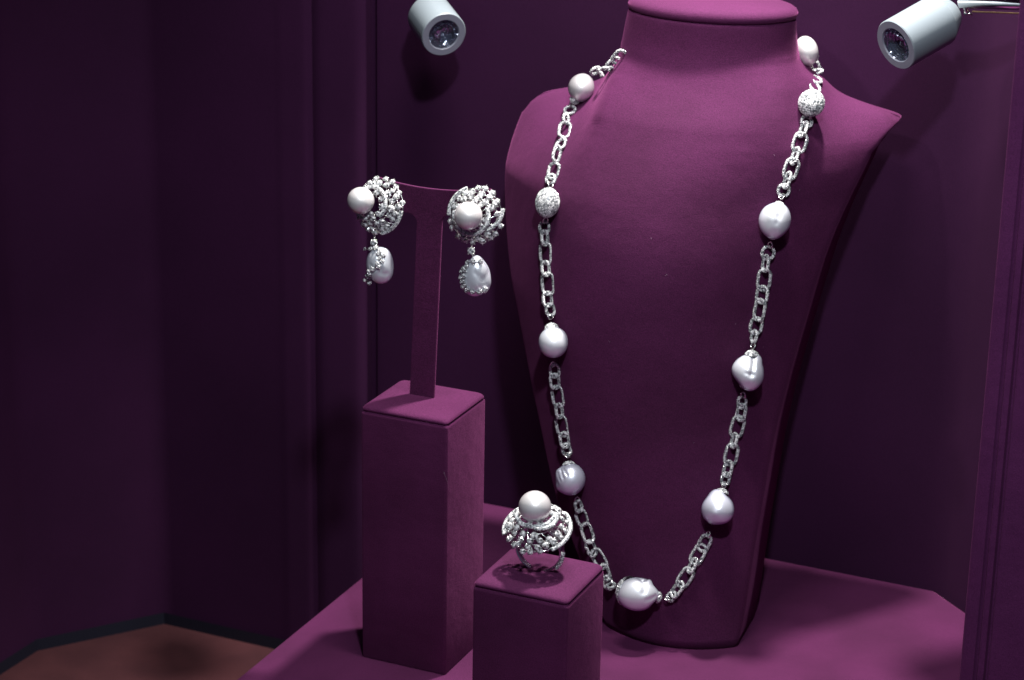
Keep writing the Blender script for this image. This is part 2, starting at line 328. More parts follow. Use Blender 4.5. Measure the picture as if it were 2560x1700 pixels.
# lint on the suede
m = M(); rg = random.Random(3)
for i in range(16):
    x, z = rg.uniform(-60, 40), rg.uniform(40, 225); P = BW(x, -80, z); h = bvh.ray_cast(P, BY)
    if h[0] is None: continue
    c = h[0]+h[1]*.12; a = V((rg.uniform(-1, 1), 0, rg.uniform(-1, 1))); a = (a-h[1]*a.dot(h[1])).normalized()*rg.uniform(.15, .6)
    m.tube([c-a-BO, c+h[1]*.1-BO, c+a*.7+V((0, 0, .1))-BO], .045, n=4)
o = m.build('lint', lintm, bust); o['kind'] = 'stuff'
m = M(); m.tube([(40.2, -.15, 97), (41.2, .05, 94.5), (41.75, .7, 92), (41.75, 1.8, 89), (41.75, 2.6, 87)], .03, n=4); m.build('stray_hair', lintm, es)

# ------------------------------------------------------------------ jewellery builders
def stadium(L, Wd, n=30): # centreline of a link, long axis X
    r = Wd/2; s = max(L/2-r, 0); P = 2*math.pi*r+4*s; pts = []
    for i in range(n):
        d = P*i/n
        if d < 2*s: pts.append((-s+d, r)); continue
        d -= 2*s
        if d < math.pi*r: q = d/r; pts.append((s+r*math.sin(q), r*math.cos(q))); continue
        d -= math.pi*r
        if d < 2*s: pts.append((s-d, -r)); continue
        d -= 2*s; q = d/r; pts.append((-s-r*math.sin(q), -r*math.cos(q)))
    return [(V((x, y, 0))) for x, y in pts], P
def pave_curve(m, pts, closed, wr, sr, rows, seed=0, gap=1.95, span=(0, 360), jit=.25):
    rg = random.Random(seed); k = len(pts)
    L = [0]; 
    for i in range(k if closed else k-1): L.append(L[-1]+(pts[(i+1) % k]-pts[i]).length)
    n = max(3, int(L[-1]/(sr*gap)))
    for ri in range(rows):
        ph = math.radians(span[0]+(span[1]-span[0])*(ri+.5)/rows)
        for i in range(n):
            d = L[-1]*((i+.5*(ri % 2)+.25)/n); j = 0
            while j < len(L)-2 and L[j+1] < d: j += 1
            t = (d-L[j])/max(1e-6, L[j+1]-L[j]); a, b = pts[j % k], pts[(j+1) % k]; c = a.lerp(b, t); T = (b-a).normalized()
            Z = V((0, 0, 1)); Z = (Z-T*Z.dot(T)).normalized(); Y = T.cross(Z)
            nn = (Z*math.cos(ph)+Y*math.sin(ph)); nj = (nn+V((rg.uniform(-jit, jit), rg.uniform(-jit, jit), rg.uniform(-jit, jit)))).normalized()
            m.stone(c+nn*(wr*.96), nj, sr*rg.uniform(.85, 1.05), 1, rg.uniform(0, 1), 6)
cache = {}
def link_mesh(L, Wd, wr=.56):
    key = (round(L*2), round(Wd*2))
    if key not in cache:
        m = M(); pts, P = stadium(L-2*wr, Wd-2*wr, 30 if L > 7 else 24); m.tube(pts, wr, True, 8, 0)
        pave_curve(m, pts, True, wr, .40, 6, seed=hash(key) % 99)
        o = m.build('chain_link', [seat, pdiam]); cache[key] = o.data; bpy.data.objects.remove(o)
    return cache[key]
def ico(name, rad, bumps, sub=5, grooves=(), gain=False):
    bm = bmesh.new(); bmesh.ops.create_icosphere(bm, subdivisions=sub, radius=1)
    for v in bm.verts:
        d = v.co.normalized(); s = 1
        for (bx, by, bz), amp, sg in bumps:
            q = V((bx, by, bz)).normalized(); s += amp*math.exp(-((d-q).length/sg)**2)
        for (pts, amp, sg) in grooves:
            dm = min((d-V(p).normalized()).length for p in pts); s += amp*math.exp(-(dm/sg)**2)
        v.co = V((d.x*rad[0], d.y*rad[1], d.z*rad[2]))*s*MM*(1.05 if gain else 1)
    me = bpy.data.meshes.new(name); bm.to_mesh(me); bm.free()
    for p in me.polygons: p.use_smooth = True
    return me
def arc(a, b, n=9): return [tuple(V(a).lerp(V(b), i/(n-1))) for i in range(n)]
# pearl shapes: X = right, Y = up, Z = outwards
PEARL = {
 'P1': ((5.7, 6.2, 5.6), [((.2, 1, 0), .04, .6)], (), p_rose),
 'P2': ((6.25, 6.7, 6.0), [((.8, .7, .3), .05, .5), ((-.9, .5, .2), .03, .5), ((0, -1, 0), -.03, .5), ((.5, .3, .9), -.025, .2)], (), p_grey),
 'P3': ((6.5, 7.0, 6.2), [((-.9, .55, .3), .10, .22), ((-.85, -.6, 0), .07, .3), ((-.3, .9, .3), -.05, .3), ((.5, .2, .5), .04, .7)],
        ((arc((-.75, .8, .45), (-.45, .05, .85)), -.10, .075), (arc((-.55, .8, .55), (-.2, .25, .95)), -.07, .06), (arc((-.95, .45, .5), (-.7, -.1, .75)), -.06, .07), ([(-.95, -.12, .1), (-.9, -.2, .4)], -.06, .22)), p_lav),
 'P4': ((9.3, 7.0, 6.4), [((.20, .95, .25), -.27, .20), ((.50, .85, .25), .11, .22), ((.88, .58, 0), -.17, .42), ((.85, -.6, 0), -.14, .45), ((-.2, -.8, .1), .05, .6), ((-.4, .8, .1), .05, .5), ((.0, .4, .9), .04, .3)],
        ((arc((.2, .8, .5), (.25, .1, 1)), -.06, .16), (arc((.4, -.35, .8), (.75, -.15, .6)), -.05, .16)), p_grey),
 'P5': ((7.0, 7.4, 6.6), [((.8, .75, .1), -.09, .4), ((-.7, .9, .1), -.10, .4), ((-.2, -.3, 1), .04, .2), ((.1, 1, 0), .10, .45), ((-.9, .5, 0), -.05, .5), ((.6, -.6, .3), .05, .6), ((-.85, -.45, .3), .04, .4), ((0, -1, 0), -.05, .6)],
        ((arc((.15, .75, .7), (.1, .1, 1)), -.04, .12),), p_lav),
 'P6': ((6.7, 7.6, 6.2), [((.95, .35, .1), -.10, .22), ((-.95, .25, .1), .10, .5), ((.6, .85, .1), .16, .36), ((.15, -1, 0), .05, .5), ((-.8, -.7, .1), -.14, .5), ((1, .0, 0), -.06, .3)],
        ((arc((.32, .9, .5), (.18, -.15, 1)), -.12, .17), (arc((-.2, -.05, 1), (.35, -.15, .9)), -.035, .1), ([(.0, -.75, .7)], -.04, .25)), p_grey),
 'P7': ((6.5, 7.9, 6.4), [((-.5, .95, .1), -.07, .3), ((.75, -.75, .1), -.06, .4), ((-.1, .45, .95), .05, .18), ((.1, -.15, 1), -.04, .16), ((-.9, -.05, .2), .06, .5), ((.6, .5, .6), .05, .35), ((-.3, .7, .7), -.05, .25), ((.25, .25, 1), -.05, .2), ((-.35, .15, 1), .04, .25), ((0, -.6, .8), -.03, .25), ((0, 1, 0), -.04, .4)], (), p_grey),
 'P8': ((5.0, 6.4, 5.0), [], (), p_cream),
}
def cap_mesh(R, H):
    key = ('cap', R, H)
    if key not in cache:
        m = M(); prof = [(R*1.02, -.25), (R*1.06, 0), (R, .18)] + [(R*math.cos(q)*.98, H*math.sin(q)) for q in [math.pi/2*i/6 for i in range(1, 6)]] + [(.35, H), (.35, H+.5), (.01, H+.5)]
        m.lathe(prof, 20); i = 0
        ga = math.pi*(3-math.sqrt(5)); nst = int(2*math.pi*R*math.sqrt((R*R+H*H)/2)/.52)
        for j in range(nst):
            u = (j+.5)/nst; z = u; r = math.sqrt(1-z*z); q = ga*j; nn = V((r*math.cos(q)/R, r*math.sin(q)/R, z/max(H, .5)))
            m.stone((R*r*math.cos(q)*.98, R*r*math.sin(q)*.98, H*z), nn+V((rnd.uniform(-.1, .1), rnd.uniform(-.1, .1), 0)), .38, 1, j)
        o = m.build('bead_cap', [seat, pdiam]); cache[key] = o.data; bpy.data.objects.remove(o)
    return cache[key]
def pin_mesh():
    if 'pin' not in cache:
        m = M(); m.tube([V((1.3*math.cos(q), 1.5*math.sin(q), 0)) for q in [2*math.pi*i/14 for i in range(14)]], .36, True, 6)
        o = m.build('jump_ring', gold); cache['pin'] = o.data; bpy.data.objects.remove(o)
    return cache['pin']
def pave_mesh(a, b):
    m = M(); rg = random.Random(9); prof = [(a*.97*math.sin(math.pi*i/16)+.01, -b*.97*math.cos(math.pi*i/16)) for i in range(17)]
    m.lathe(prof, 28); st = M(); n = int(4*math.pi*((a*a+a*b*2)/3)/.60); ga = math.pi*(3-math.sqrt(5))
    for j in range(n):
        z = 1-2*(j+.5)/n; r = math.sqrt(1-z*z); q = ga*j; nn = V((r*math.cos(q)/a, r*math.sin(q)/a, z/b)).normalized()
        st.stone((a*r*math.cos(q)*.98, a*r*math.sin(q)*.98, b*z*.98), nn+V((rg.uniform(-.3, .3), rg.uniform(-.3, .3), rg.uniform(-.3, .3))), .42*rg.uniform(.9, 1.05), 0, j)
    return m, st

# ------------------------------------------------------------------ necklace
STRAND = [
  ('link', [62.6, 128.7, 255.7], 9, 5.5, 60),
  ('link', [59.4, 130.1, 251.9], 8, 5, 10),
  ('link', [56.8, 128.6, 249.9], 8, 5.5, 70),
  ('link', [40.9, 160.7, 239.8], 6.5, 5, 20),
  ('ring', [38.7, 160.0, 240.8], 5.2, 5.2, 60),
  ('cap', [37.6, 156.9, 238.8], 2.6, 1.6),
  ('pearl', [42.7, 133.0, 238.5], 'P1', -18),
  ('cap', [40.7, 130.7, 233.3], 2.4, 2.2),
  ('pin', [39.5, 130.7, 231.1]),
  ('ring', [39.2, 128.7, 228.6], 5.7, 5.7, 8),
  ('link', [40.5, 121.2, 226.2], 5.6, 4.4, 85),
  ('link', [42.2, 115.8, 222.5], 9.6, 5.8, 32),
  ('link', [43.4, 108.7, 217.4], 6.8, 5.4, -15),
  ('link', [44.0, 103.0, 214.5], 8.4, 5, 82),
  ('link', [44.6, 98.4, 207.6], 7.6, 5.2, 15),
  ('ring', [44.2, 96.3, 204.3], 5, 5, 10),
  ('pin', [45.3, 93.5, 202.4]),
  ('pave', [47.0, 86.5, 196.0], 10.4, 13.0, 10),
  ('pin', [45.3, 88.7, 187.0]),
  ('ring', [44.5, 89.4, 183.3], 5.7, 5.7, 0),
  ('link', [46.3, 85.9, 179.6], 6.9, 4.8, 88),
  ('link', [46.8, 86.2, 172.5], 10.2, 6.0, 5),
  ('link', [48.3, 83.0, 166.3], 7.0, 4.8, 72),
  ('link', [49.9, 82.4, 159.5], 10.2, 6.0, 28),
  ('link', [50.5, 80.8, 152.8], 7.0, 5, 55),
  ('link', [52.1, 80.5, 148.2], 5.8, 4.6, 40),
  ('pin', [52.7, 79.5, 145.4]),
  ('cap', [54.2, 76.4, 143.1], 3.2, 3.0),
  ('pearl', [57.0, 73.4, 135.4], 'P2', 0),
  ('cap', [55.7, 77.2, 125.8], 1.7, 1.0),
  ('pin', [54.2, 80.1, 122.5]),
  ('link', [55.1, 80.3, 119.5], 6.2, 5, 40),
  ('link', [55.4, 80.0, 114.6], 7.4, 5, 55),
  ('link', [56.8, 80.7, 107.2], 10.2, 6.0, 8),
  ('link', [58.6, 78.4, 101.3], 6.8, 4.6, 86),
  ('link', [59.6, 80.0, 93.5], 10.2, 6.2, 8),
  ('link', [61.8, 77.8, 87.8], 7.2, 5, 62),
  ('link', [62.7, 78.4, 83.1], 5.8, 4.8, 40),
  ('pin', [64.0, 76.9, 81.1]),
  ('cap', [66.0, 73.0, 79.9], 2.8, 1.8),
  ('pearl', [68.1, 70.7, 72.2], 'P3', 0),
  ('cap', [70.4, 72.6, 63.3], 1.8, 1.0),
  ('pin', [70.3, 74.5, 61.0]),
  ('link', [71.2, 73.9, 58.3], 6, 4.6, 80),
  ('link', [72.9, 74.5, 52.7], 7.8, 5.8, 15),
  ('link', [77.0, 71.6, 46.9], 10, 5.8, 60),
  ('link', [79.1, 71.4, 39.8], 8, 5.2, 75),
  ('link', [83.1, 71.7, 35.3], 10.4, 6.0, 10),
  ('link', [87.2, 69.2, 30.4], 7.6, 5.0, 70),
  ('link', [88.2, 70.6, 24.8], 6.6, 5.0, 15),
  ('link', [90.3, 68.8, 24.6], 5.2, 4.2, 60),
  ('cap', [95.5, 63.5, 25.3], 6.9, 4.4),
  ('pearl', [106.6, 62.0, 26.6], 'P4', 0),
  ('cap', [116.9, 65.1, 25.5], 2.7, 2.2),
  ('pin', [118.4, 67.7, 24.3]),
  ('link', [119.7, 69.3, 25.1], 5.4, 4.4, 25),
  ('link', [122.1, 69.8, 28.8], 8.2, 4.8, 50),
  ('link', [124.7, 72.6, 34.1], 10.2, 6.0, 10),
  ('link', [127.5, 73.7, 40.1], 7.2, 4.6, 75),
  ('link', [128.8, 77.0, 44.6], 10.2, 6.0, 20),
  ('link', [130.8, 79.1, 49.6], 7.6, 5.2, 10),
  ('pin', [132.1, 80.1, 53.8]),
  ('cap', [133.1, 79.2, 57.7], 1.8, 1.0),
  ('pearl', [135.9, 79.8, 67.5], 'P5', 8),
  ('cap', [136.6, 84.0, 74.4], 2.9, 2.2),
  ('pin', [136.1, 87.5, 76.0]),
  ('link', [136.1, 88.6, 78.5], 6.0, 4.8, 45),
  ('link', [136.7, 89.4, 83.1], 7.4, 5, 60),
  ('link', [137.0, 92.4, 89.0], 10.2, 6.2, 8),
  ('link', [137.9, 92.6, 95.8], 7.0, 4.6, 88),
  ('link', [138.1, 95.6, 101.5], 10.2, 6.2, 8),
  ('link', [139.4, 96.1, 108.4], 7.6, 5, 55),
  ('link', [139.2, 97.1, 112.8], 5.8, 4.6, 40),
  ('pin', [139.7, 96.7, 116.5]),
  ('cap', [140.4, 95.2, 120.1], 2.6, 1.2),
  ('pearl', [142.5, 94.3, 128.5], 'P6', 0),
  ('cap', [143.0, 96.7, 137.4], 3.2, 2.6),
  ('pin', [142.0, 100.1, 139.2]),
  ('pin', [141.8, 100.4, 140.8]),
  ('link', [142.1, 100.3, 143.5], 5.6, 4.4, 80),
  ('link', [142.2, 102.3, 147.8], 7.8, 6.0, 12),
  ('link', [143.6, 101.7, 155.7], 10.4, 5.8, 60),
  ('link', [143.9, 103.0, 162.4], 7.6, 5.6, 40),
  ('link', [144.1, 104.1, 169.0], 10.4, 6.2, 12),
  ('link', [144.7, 103.2, 176.9], 7.4, 4.8, 82),
  ('ring', [144.7, 105.8, 181.0], 6.2, 6.2, 5),
  ('pin', [145.5, 105.7, 184.8]),
  ('cap', [146.5, 104.5, 187.9], 2.7, 1.6),
  ('pearl', [147.8, 103.7, 196.9], 'P7', -6),
  ('cap', [147.8, 108.8, 204.3], 2.2, 1.0),
  ('pin', [147.9, 111.4, 205.9]),
  ('ring', [148.0, 113.2, 208.2], 5.9, 5.9, 5),
  ('link', [149.4, 113.0, 213.0], 7.2, 4.8, 85),
  ('link', [149.9, 116.1, 217.5], 9.8, 6.4, 8),
  ('link', [151.1, 116.7, 223.3], 7.6, 4.8, 85),
  ('link', [151.3, 122.1, 228.1], 9.8, 6.4, 8),
  ('link', [151.8, 124.6, 233.6], 7.6, 4.8, 85),
  ('ring', [151.5, 130.2, 235.8], 5.9, 5.9, 5),
  ('pin', [151.9, 131.5, 238.3]),
  ('pave', [152.6, 132.0, 243.9], 11.2, 12.0, 0),
  ('link', [149.2, 147.1, 247.6], 7, 6, 10),
  ('link', [147.4, 153.7, 249.6], 7, 6.2, 12),
  ('link', [144.1, 165.5, 250.4], 7, 6.2, 12),
  ('link', [140.6, 175.0, 250.9], 6, 5, 30),
  ('cap', [142.1, 163.6, 255.9], 4.4, 4.0),
  ('pearl', [140.7, 159.3, 260.9], 'P8', 15),
]

def near(p): loc, nn, i, d = bvh.find_nearest(p); return nn
neck = empty('pearl_necklace', STRAND[52][1], 'long chain necklace of baroque pearls and pave diamond beads draped on the bust', 'necklace')
NI = Matrix.Translation(-V(STRAND[52][1])*MM)
PB = {}
CAMV = V((437.2, -832.7, 475.6))
for i, e in enumerate(STRAND):
    kind, p = e[0], V(e[1])
    a = V(STRAND[max(0, i-1)][1]); b = V(STRAND[min(len(STRAND)-1, i+1)][1]); T = (a-b).normalized()
    view = (CAMV-p).normalized(); N_ = near(p); N_ = (N_ if N_.dot(view) > .25 else view)
    N_ = (N_*.5+view*.5).normalized(); N_ = (N_-T*N_.dot(T)).normalized(); Bn = N_.cross(T)
    if kind in ('link', 'ring'):
        tw = math.radians(e[4]*.86); y = Bn*math.cos(tw)+N_*math.sin(tw); z = T.cross(y)
        place('chain_link', link_mesh(e[2]+.7, e[3]+.2), neck, NI @ frame(p, T, y, z))
    elif kind == 'pin':
        y = (Bn*.55+N_*.8).normalized(); place('jump_ring', pin_mesh(), neck, NI @ frame(p, T.cross(y).cross(T) if False else y, T, y.cross(T)))
    elif kind == 'pearl':
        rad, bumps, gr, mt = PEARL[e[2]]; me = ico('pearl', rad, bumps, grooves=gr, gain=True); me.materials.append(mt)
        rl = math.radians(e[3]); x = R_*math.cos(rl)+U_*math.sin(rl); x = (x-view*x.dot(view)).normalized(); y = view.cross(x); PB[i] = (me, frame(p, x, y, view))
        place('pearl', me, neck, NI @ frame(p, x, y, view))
    elif kind == 'pave':
        m, st = pave_mesh(e[2]*.52, e[3]*.52); mw = NI @ frame(p, Bn, N_, Bn.cross(N_))
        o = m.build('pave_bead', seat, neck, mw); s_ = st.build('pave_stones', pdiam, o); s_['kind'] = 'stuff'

for i, e in enumerate(STRAND): # every cap sits where its thread leaves the pearl
    if e[0] != 'cap': continue
    j = i-1 if i-1 in PB else i+1; me, fm = PB[j]; other = V(STRAND[j][1]); p = V(e[1]); nx = V(STRAND[i+(1 if j < i else -1)][1])
    d = ((p-other).normalized()*.6+(nx-other).normalized()*.4).normalized(); ld = fm.to_3x3().inverted() @ d
    t = BVHTree.FromPolygons([v.co for v in me.vertices], [tuple(q.vertices) for q in me.polygons]); hh = t.ray_cast(ld*.05, -ld)
    s = hh[0].length/MM if hh[0] else 6; sag = 6.3-math.sqrt(6.3**2-e[2]**2) if e[2] < 5 else s-6.1; base = other+d*(s-sag-.1)
    place('bead_cap', cap_mesh(e[2], round(max(e[3], sag+.9), 1) if e[2] < 5 else 4.6), neck, NI @ look(base, d, U_))

# ------------------------------------------------------------------ diamonds and flower heads
def diamond_mesh(r):
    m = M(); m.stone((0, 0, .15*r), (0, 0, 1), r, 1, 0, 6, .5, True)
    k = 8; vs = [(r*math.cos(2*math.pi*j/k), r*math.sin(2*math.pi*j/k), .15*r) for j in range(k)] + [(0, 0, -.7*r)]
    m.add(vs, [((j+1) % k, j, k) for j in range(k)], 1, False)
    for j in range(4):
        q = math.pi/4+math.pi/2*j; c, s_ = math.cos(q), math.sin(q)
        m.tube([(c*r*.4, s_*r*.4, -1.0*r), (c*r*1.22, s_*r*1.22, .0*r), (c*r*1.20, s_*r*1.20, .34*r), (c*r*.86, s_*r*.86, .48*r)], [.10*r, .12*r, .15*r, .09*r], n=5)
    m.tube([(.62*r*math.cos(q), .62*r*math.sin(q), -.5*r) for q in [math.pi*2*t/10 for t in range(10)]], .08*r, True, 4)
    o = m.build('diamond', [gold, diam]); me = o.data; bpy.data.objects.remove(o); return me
D = {s: diamond_mesh(s/100) for s in (80, 100, 125, 145, 160)}
def dome(r, R, H): return H*(1-(r/R)**2)
def polar(r, q, R, H): return V((r*math.cos(math.radians(q)), r*math.sin(math.radians(q)), dome(r, R, H)))
def head(e, R, H, pearl_r, pc, pmat, bands, seed, skip=()):
    """domed openwork flower of claw-set diamonds round one pearl; local Z looks outwards"""
    rg = random.Random(seed)
    m = M()
    for rr_ in (R*.55, R*.8, R*.95): m.tube([polar(rr_, q, R, H)-V((0, 0, 1.1)) for q in range(0, 360, 12)], .28, True, 5)
    for q in range(0, 360, 24): m.tube([polar(R*(.3+.7*t/5), q+8*t, R, H)-V((0, 0, 1.1+.3*math.sin(t))) for t in range(6)], .26, n=5)
    m.build('openwork_frame', gold, e)
    P = V(pc)
    rings = [(.34, 7, (125, 145)), (1.0, 20, (125, 125, 145)), (.84, 17, (125, 145, 160)), (.66, 14, (145, 160, 125)), (.48, 10, (145, 125))]
    if H > 7: rings = [(1.0, 21, (125, 145)), (.905, 19, (125, 125, 145)), (.79, 16, (145, 125, 160)), (.66, 13, (145, 160)), (.52, 10, (125, 145)), (.36, 7, (125, 145))]
    bp = []
    for b in bands: bp += [V(p) for p in b]
    for fr, n, szs in rings:
        for i in range(n):
            q = 360*(i+(.5 if fr in (.84, .48) else 0))/n+rg.uniform(-4, 4); r = R*fr*rg.uniform(.95, 1.03)
            c = polar(r, q, R, H)
            if (V((c.x, c.y))-V((P.x, P.y))).length < pearl_r*.93: continue
            if any((V((c.x, c.y))-V((b_.x, b_.y))).length < 1.15 for b_ in bp): continue
            if any(a0 < (q % 360) < a1 and fr >= f0 for a0, a1, f0 in skip): continue
            nn = V((c.x*2*H/R/R, c.y*2*H/R/R, 1)).normalized(); nn = (nn+V((rg.uniform(-.22, .22), rg.uniform(-.22, .22), 0))).normalized()
            c.z += rg.uniform(-.3, .6); mw = look(c, nn, V((rg.uniform(-1, 1), rg.uniform(-1, 1), .1)))
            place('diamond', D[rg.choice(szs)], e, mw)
    for b in bands:
        m = M(); pts = [V(p) for p in b]; n = len(pts)
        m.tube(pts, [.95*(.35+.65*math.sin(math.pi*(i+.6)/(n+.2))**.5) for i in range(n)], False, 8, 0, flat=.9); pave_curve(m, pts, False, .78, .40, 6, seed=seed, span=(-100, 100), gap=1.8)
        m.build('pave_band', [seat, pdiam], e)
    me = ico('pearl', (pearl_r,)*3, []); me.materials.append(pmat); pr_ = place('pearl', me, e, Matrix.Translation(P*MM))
    m = M(); m.lathe([(pearl_r*.5, P.z-pearl_r*.95), (pearl_r*.8, P.z-pearl_r*.66), (pearl_r*.86, P.z-pearl_r*.5), (pearl_r*.8, P.z-pearl_r*.5)], 28, 0, Matrix.Translation((P.x, P.y, 0))); m.build('pearl_cup', gold, e)
def band(cx_, cy_, r0, r1, a0, a1, R, H, lift=.6, n=22):
    out = []
    for i in range(n):
        t = i/(n-1); q = math.radians(a0+(a1-a0)*t); r = r0+(r1-r0)*t; x, y = cx_+r*math.cos(q), cy_+r*math.sin(q); out.append((x, y, dome(min(math.hypot(x, y), R*1.02), R, H)+lift))
    return out
def drop(e, top, me_args, pts, seed, ctr, roll=0, ztop=None):
    """baroque pearl drop hanging below the head; frame: X right Y up Z outwards (view facing)"""
    x = R_.copy(); z = V((.30, -.95, .10)).normalized(); x = V((0, 0, 1)).cross(z).normalized(); y = z.cross(x)
    E = e.matrix_world.inverted()
    rad, bumps, gr, mt = me_args; me = ico('drop_pearl', rad, bumps, grooves=gr); me.materials.append(mt)
    mw = frame(V(ctr), x, y, z); o = place('drop_pearl', me, e, E @ mw)
    # gallery of small claw-set diamonds lying over the pearl
    bm = BVHTree.FromPolygons([v.co for v in me.vertices], [tuple(p.vertices) for p in me.polygons]); rg = random.Random(seed)
    chain = []
    for i in range(len(pts)-1):
        a, b = V((*pts[i], 0)), V((*pts[i+1], 0)); n = max(1, int((b-a).length/.95))
        for j in range(n): chain.append(a.lerp(b, j/n))
    chain.append(V((*pts[-1], 0))); wire = []
    for j, c in enumerate(chain):
        c = c+V((rg.uniform(-.3, .3)+(.75 if j % 2 else -.75)*.75, rg.uniform(-.3, .3), 0))
        h = bm.ray_cast(V((c.x*MM, c.y*MM, .03)), V((0, 0, -1)))
        if h[0] is None:
            l, nn, i_, d_ = bm.find_nearest(V((c.x*MM, c.y*MM, .0015))); hp, hn = V((c.x*MM, c.y*MM, l.z)), nn
        else: hp, hn = h[0], h[1]
        hn = (hn+V((rg.uniform(-.25, .25), rg.uniform(-.25, .25), .2))).normalized()
        p = hp/MM+hn*.75; wire.append(mw @ ((hp/MM+hn*.35)*MM)/MM)
        place('diamond', D[rg.choice((80, 100, 100))], e, E @ mw @ look(p, hn, V((rg.uniform(-1, 1), 1, 0))))
    m = M(); m.tube([(V(q)) for q in wire], .24, n=5); o = m.build('setting_wire', gold, e, E)
    # hanger: one larger diamond and a wire loop
    t = V(top); place('diamond', D[160], e, E @ look(t+V((0, 0, -1.5)), z))
    m = M(); m.tube([t+V((-.6, .5, 3.6)), t+V((-.5, .4, 1.6)), t+V((0, .5, -.2)), t+V((.5, .4, 1.6)), t+V((.7, .5, 3.6))], .22, n=5)
    m.tube([t+V((0, .6, -2)), t+V((0, 1.2, -4)), V(ctr)+V((0, 0, rad[1]*.9))], .3, n=5); m.build('hanger_wire', gold, e, E)
grp = 'pair of pearl and diamond drop earrings'
# left earring: pearl swings to the left, long crescent over its top right
nL = V((-.10, -.95, .28)).normalized(); RL, HL = 11.6, 5.0
eL = empty('drop_earring', (1.7, 11.5, 207.2), 'left pearl and diamond drop earring, its big pearl set off to the left', 'earring', grp, rot=look((0, 0, 0), nL).to_3x3())
head(eL, RL, HL, 5.75, (-4.6, 1.2, 8.6), p_cream,
     [band(-1.2, .2, 8.0, 6.4, 150, -40, RL, HL, 1.0), band(0, 0, 11.2, 11.6, -2, -75, RL, HL, .4), band(-4.6, .5, 6.8, 6.8, 200, 290, RL, HL, 1.0)], 11, skip=[(285, 358, .9)])
drop(eL, (-.4, 9.8, 192.8), ((5.9, 8.0, 5.0), [((.6, .75, .2), .08, .4), ((-.7, .5, .4), .06, .35), ((.8, -.6, .2), .10, .5), ((-.6, -.6, 0), -.06, .5), ((.35, .1, 1), .06, .2), ((.9, .1, .2), -.05, .3)],
     ((arc((.1, .5, .8), (.25, -.1, 1)), -.10, .16), (arc((-.6, .1, .8), (-.2, -.1, 1)), -.06, .12), (arc((.1, -.3, .9), (.6, -.35, .7)), -.06, .13)), p_grey),
     [(-5.0, 7.0), (-1.0, 7.2), (1.6, 5.2), (1.2, 3.0), (-.5, .8), (-2.2, -1.2), (-4.6, -4.0), (-4.8, -6.0), (-3.2, -7.6)], 4, (2.0, 10.5, 181.2))
# right earring: pearl set central
nR = V((.20, -.95, .22)).normalized()
eR = empty('drop_earring', (46.4, 11.5, 209.4), 'right pearl and diamond drop earring beside the bust, its pearl central in the flower', 'earring', grp, rot=look((0, 0, 0), nR).to_3x3())
head(eR, RL, HL, 5.85, (-1.2, -.2, 8.2), p_cream,
     [band(-1.0, -.6, 7.4, 7.6, 165, 390, RL, HL, 1.2), band(0, 0, 11.4, 11.2, 110, 185, RL, HL, .4), band(1.2, 1.5, 8.6, 10.4, -60, 10, RL, HL, .2)], 23, skip=[(112, 180, .9)])
drop(eR, (45.6, 9.4, 195.6), ((6.3, 8.9, 5.1), [((0, 1, 0), .02, .5), ((-.6, .9, 0), -.16, .5), ((.7, .8, 0), -.14, .4), ((.9, -.45, .1), .14, .4), ((-.8, -.6, .1), .06, .5), ((.2, .35, 1), .05, .3), ((.25, -.4, 1), .06, .3)],
     ((arc((.1, .25, 1), (.5, -.05, .8)), -.07, .15), (arc((.9, .25, .2), (.7, -.05, .7)), -.06, .2)), p_grey),
     [(2.6, 6.6), (-1.0, 6.4), (-3.2, 4.6), (-4.6, 1.6), (-4.8, -1.4), (-3.6, -4.2), (-1.2, -5.8), (1.6, -5.9), (3.8, -5.2), (5.2, -4.4)], 8, (47.0, 10.8, 183.0))
for e, c in ((eL, V((1.7, 11.5, 207.2))), (eR, V((46.4, 11.5, 209.4)))):
    m = M(); m.tube([c+V((0, 1, 0)), c+V((0, 8, 0))], 1.0, n=10); m.tube([c+V((0, 10.0, 0)), c+V((0, 11.0, 0))], 3.0, n=16); m.tube([c+V((0, 7, 0)), c+V((0, 11, 0))], .8, n=8)
    m.build('clip_back', gold, e, e.matrix_world.inverted())

# ------------------------------------------------------------------ ring
nG = V((.06, -.40, .91)).normalized(); RG, HG = 12.8, 7.4
rg_ = empty('pearl_ring', (110.6, -66, 110.0), 'diamond cluster ring topped by a large round white pearl on the short block', 'ring', rot=look((0, 0, 0), nG).to_3x3())
head(rg_, RG, HG, 6.4, (-.6, 2.0, 10.0), p_cream,
     [band(-.6, 1.6, 7.2, 7.6, 175, 372, RG, HG, 1.2), band(2.5, 2.0, 8.5, 5.0, -100, 5, RG, HG, 1.4), band(0, 0, 13.0, 13.0, -52, 48, RG, HG, .3), band(0, 0, 13.0, 13.0, 130, 205, RG, HG, .3)], 37, skip=[(130, 205, .93), (308, 359, .93), (0, 48, .93)])
m = M(); inv = rg_.matrix_world.inverted(); C0 = V((111.6, -66, 102.0)); rr0 = 9.6
for a0, a1 in ((62, -74), (118, 250)):
    pts = [C0+V((rr0*math.cos(math.radians(a0+(a1-a0)*i/20)), 0, rr0*math.sin(math.radians(a0+(a1-a0)*i/20)))) for i in range(21)]
    m2 = M(); n_ = len(pts); rad = [2.3-1.0*i/20 for i in range(21)]
    m2.tube(pts, rad, n=12, flat=.42, up=V((0, 1, 0))); m2.build('shank', chrome, rg_, inv)
for i in range(5):
    q = math.radians(-38+9*i); c = C0+V(((rr0+.9)*math.cos(q), -1.0, (rr0+.9)*math.sin(q))); place('diamond', D[100], rg_, inv @ look(c, c-C0+V((0, -5, 0))))

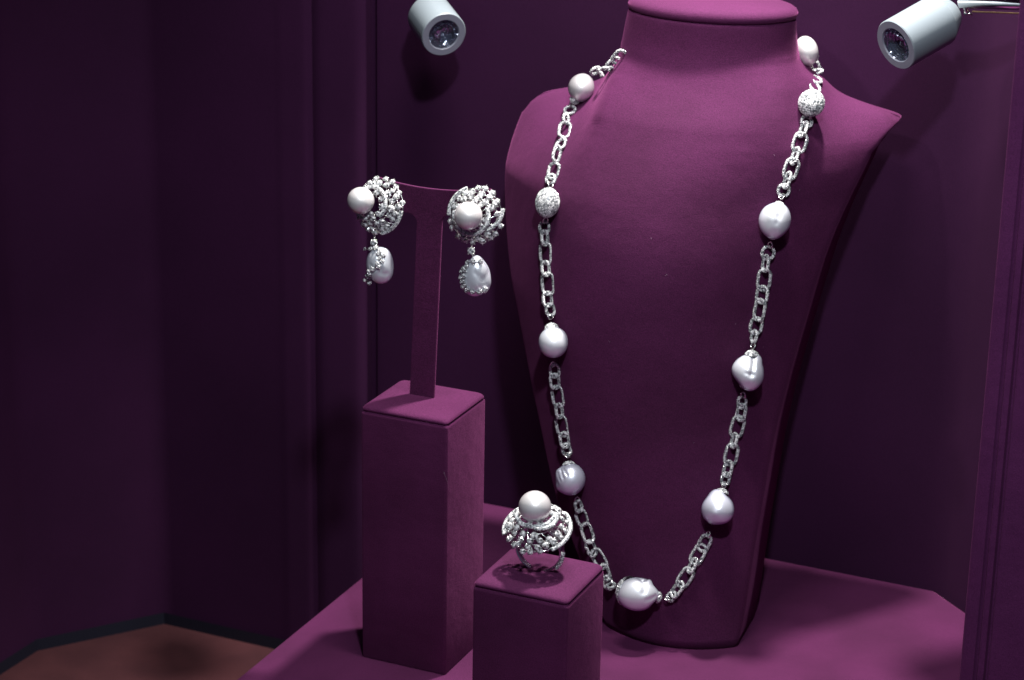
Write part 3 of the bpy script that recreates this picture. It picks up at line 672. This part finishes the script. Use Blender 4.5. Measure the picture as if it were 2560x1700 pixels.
LAMPL = ([-33.3, 145.5, 253.4], [0.692, -0.681, -0.239])
LAMPR = ([192.1, 117.3, 276.4], [-0.489, -0.813, -0.316])
RODR = [[213.3, 139.0, 293.8], [312.9, 122.6, 302.2]]
# ------------------------------------------------------------------ spotlight heads (switched off lenses, chrome rod)
def lamp_head(name, face, axis, r, length, label, rod=None):
    ax = V(axis).normalized(); mw = look(face, ax); e = empty(name, face, label, 'spotlight', 'grey case spotlights', rot=mw.to_3x3())
    m = M(); m.lathe([(r*.97, 0), (r, -.5), (r, -length), (r*.995, -length-.4), (r*.62, -length-7.5), (r*.55, -length-8.3), (.1, -length-8.5)], 48, 0)
    o = m.build('lamp_body', lampm, e, flip=True); o.data.set_sharp_from_angle(angle=math.radians(28))
    m = M(); m.lathe([(r*.97, 0), (r*.70, .0), (r*.68, -.4), (r*.66, -2.4)], 48, 0); o = m.build('front_rim', lampd, e); o.data.set_sharp_from_angle(angle=math.radians(28))
    m = M()
    for k_, (rr_, zz_) in enumerate([(r*.66, -1.0), (r*.60, -2.2), (r*.50, -3.2), (r*.38, -4.0), (r*.24, -4.5)]):
        n_ = max(6, int(2*math.pi*rr_/.95))
        for j in range(n_):
            q = 2*math.pi*(j+.5*(k_ % 2))/n_; m.stone((rr_*math.cos(q), rr_*math.sin(q), zz_), (-math.cos(q)*.8, -math.sin(q)*.8, 1), .52, 0, j, 5, .6)
    m.lathe([(r*.67, -.6), (r*.6, -2.4), (r*.4, -4.2), (.1, -4.9)], 36)
    m.build('lens', lens, e)
    m = M(); m.tube([(r*.72*0-r*1.003, 0, -.6), (-r*1.003, 0, -length)], .09, n=4); m.build('seam', seam, e)
    return e
lL = lamp_head('case_spotlight', LAMPL[0], LAMPL[1], 11.0, 21, 'grey cylindrical spotlight head hanging above the earrings')
lR = lamp_head('case_spotlight', LAMPR[0], LAMPR[1], 11.2, 25, 'grey cylindrical spotlight head on a chrome rod at the top right')
inv = lR.matrix_world.inverted()
m = M(); m.tube([V(p) for p in RODR], 3.3, n=24); m.build('rod', chrome, lR, inv)
m = M(); a_ = V(RODR[0]); m.tube([a_+V((1, 0, -1)), a_+V((3.5, 0, -5.2))], .9, n=8); m.tube([a_+V((2.0, 0, -5)), a_+V((5.6, 0, -5.4))], .8, n=8); m.build('swivel_joint', gold, lR, inv)
m = M(); m.tube([V(p)+V((4, 6, -5.4)) for p in RODR], .35, n=6); m.build('cable_trim', brass, lR, inv)
inv = lL.matrix_world.inverted()
tl = V(LAMPL[0])-V(LAMPL[1])*27; m = M(); m.tube([tl, tl+V((-5, 10, 14)), tl+V((-6, 16, 60)), tl+V((-6, 16, 240))], 1.8, n=12); m.build('rod', chrome, lL, inv)
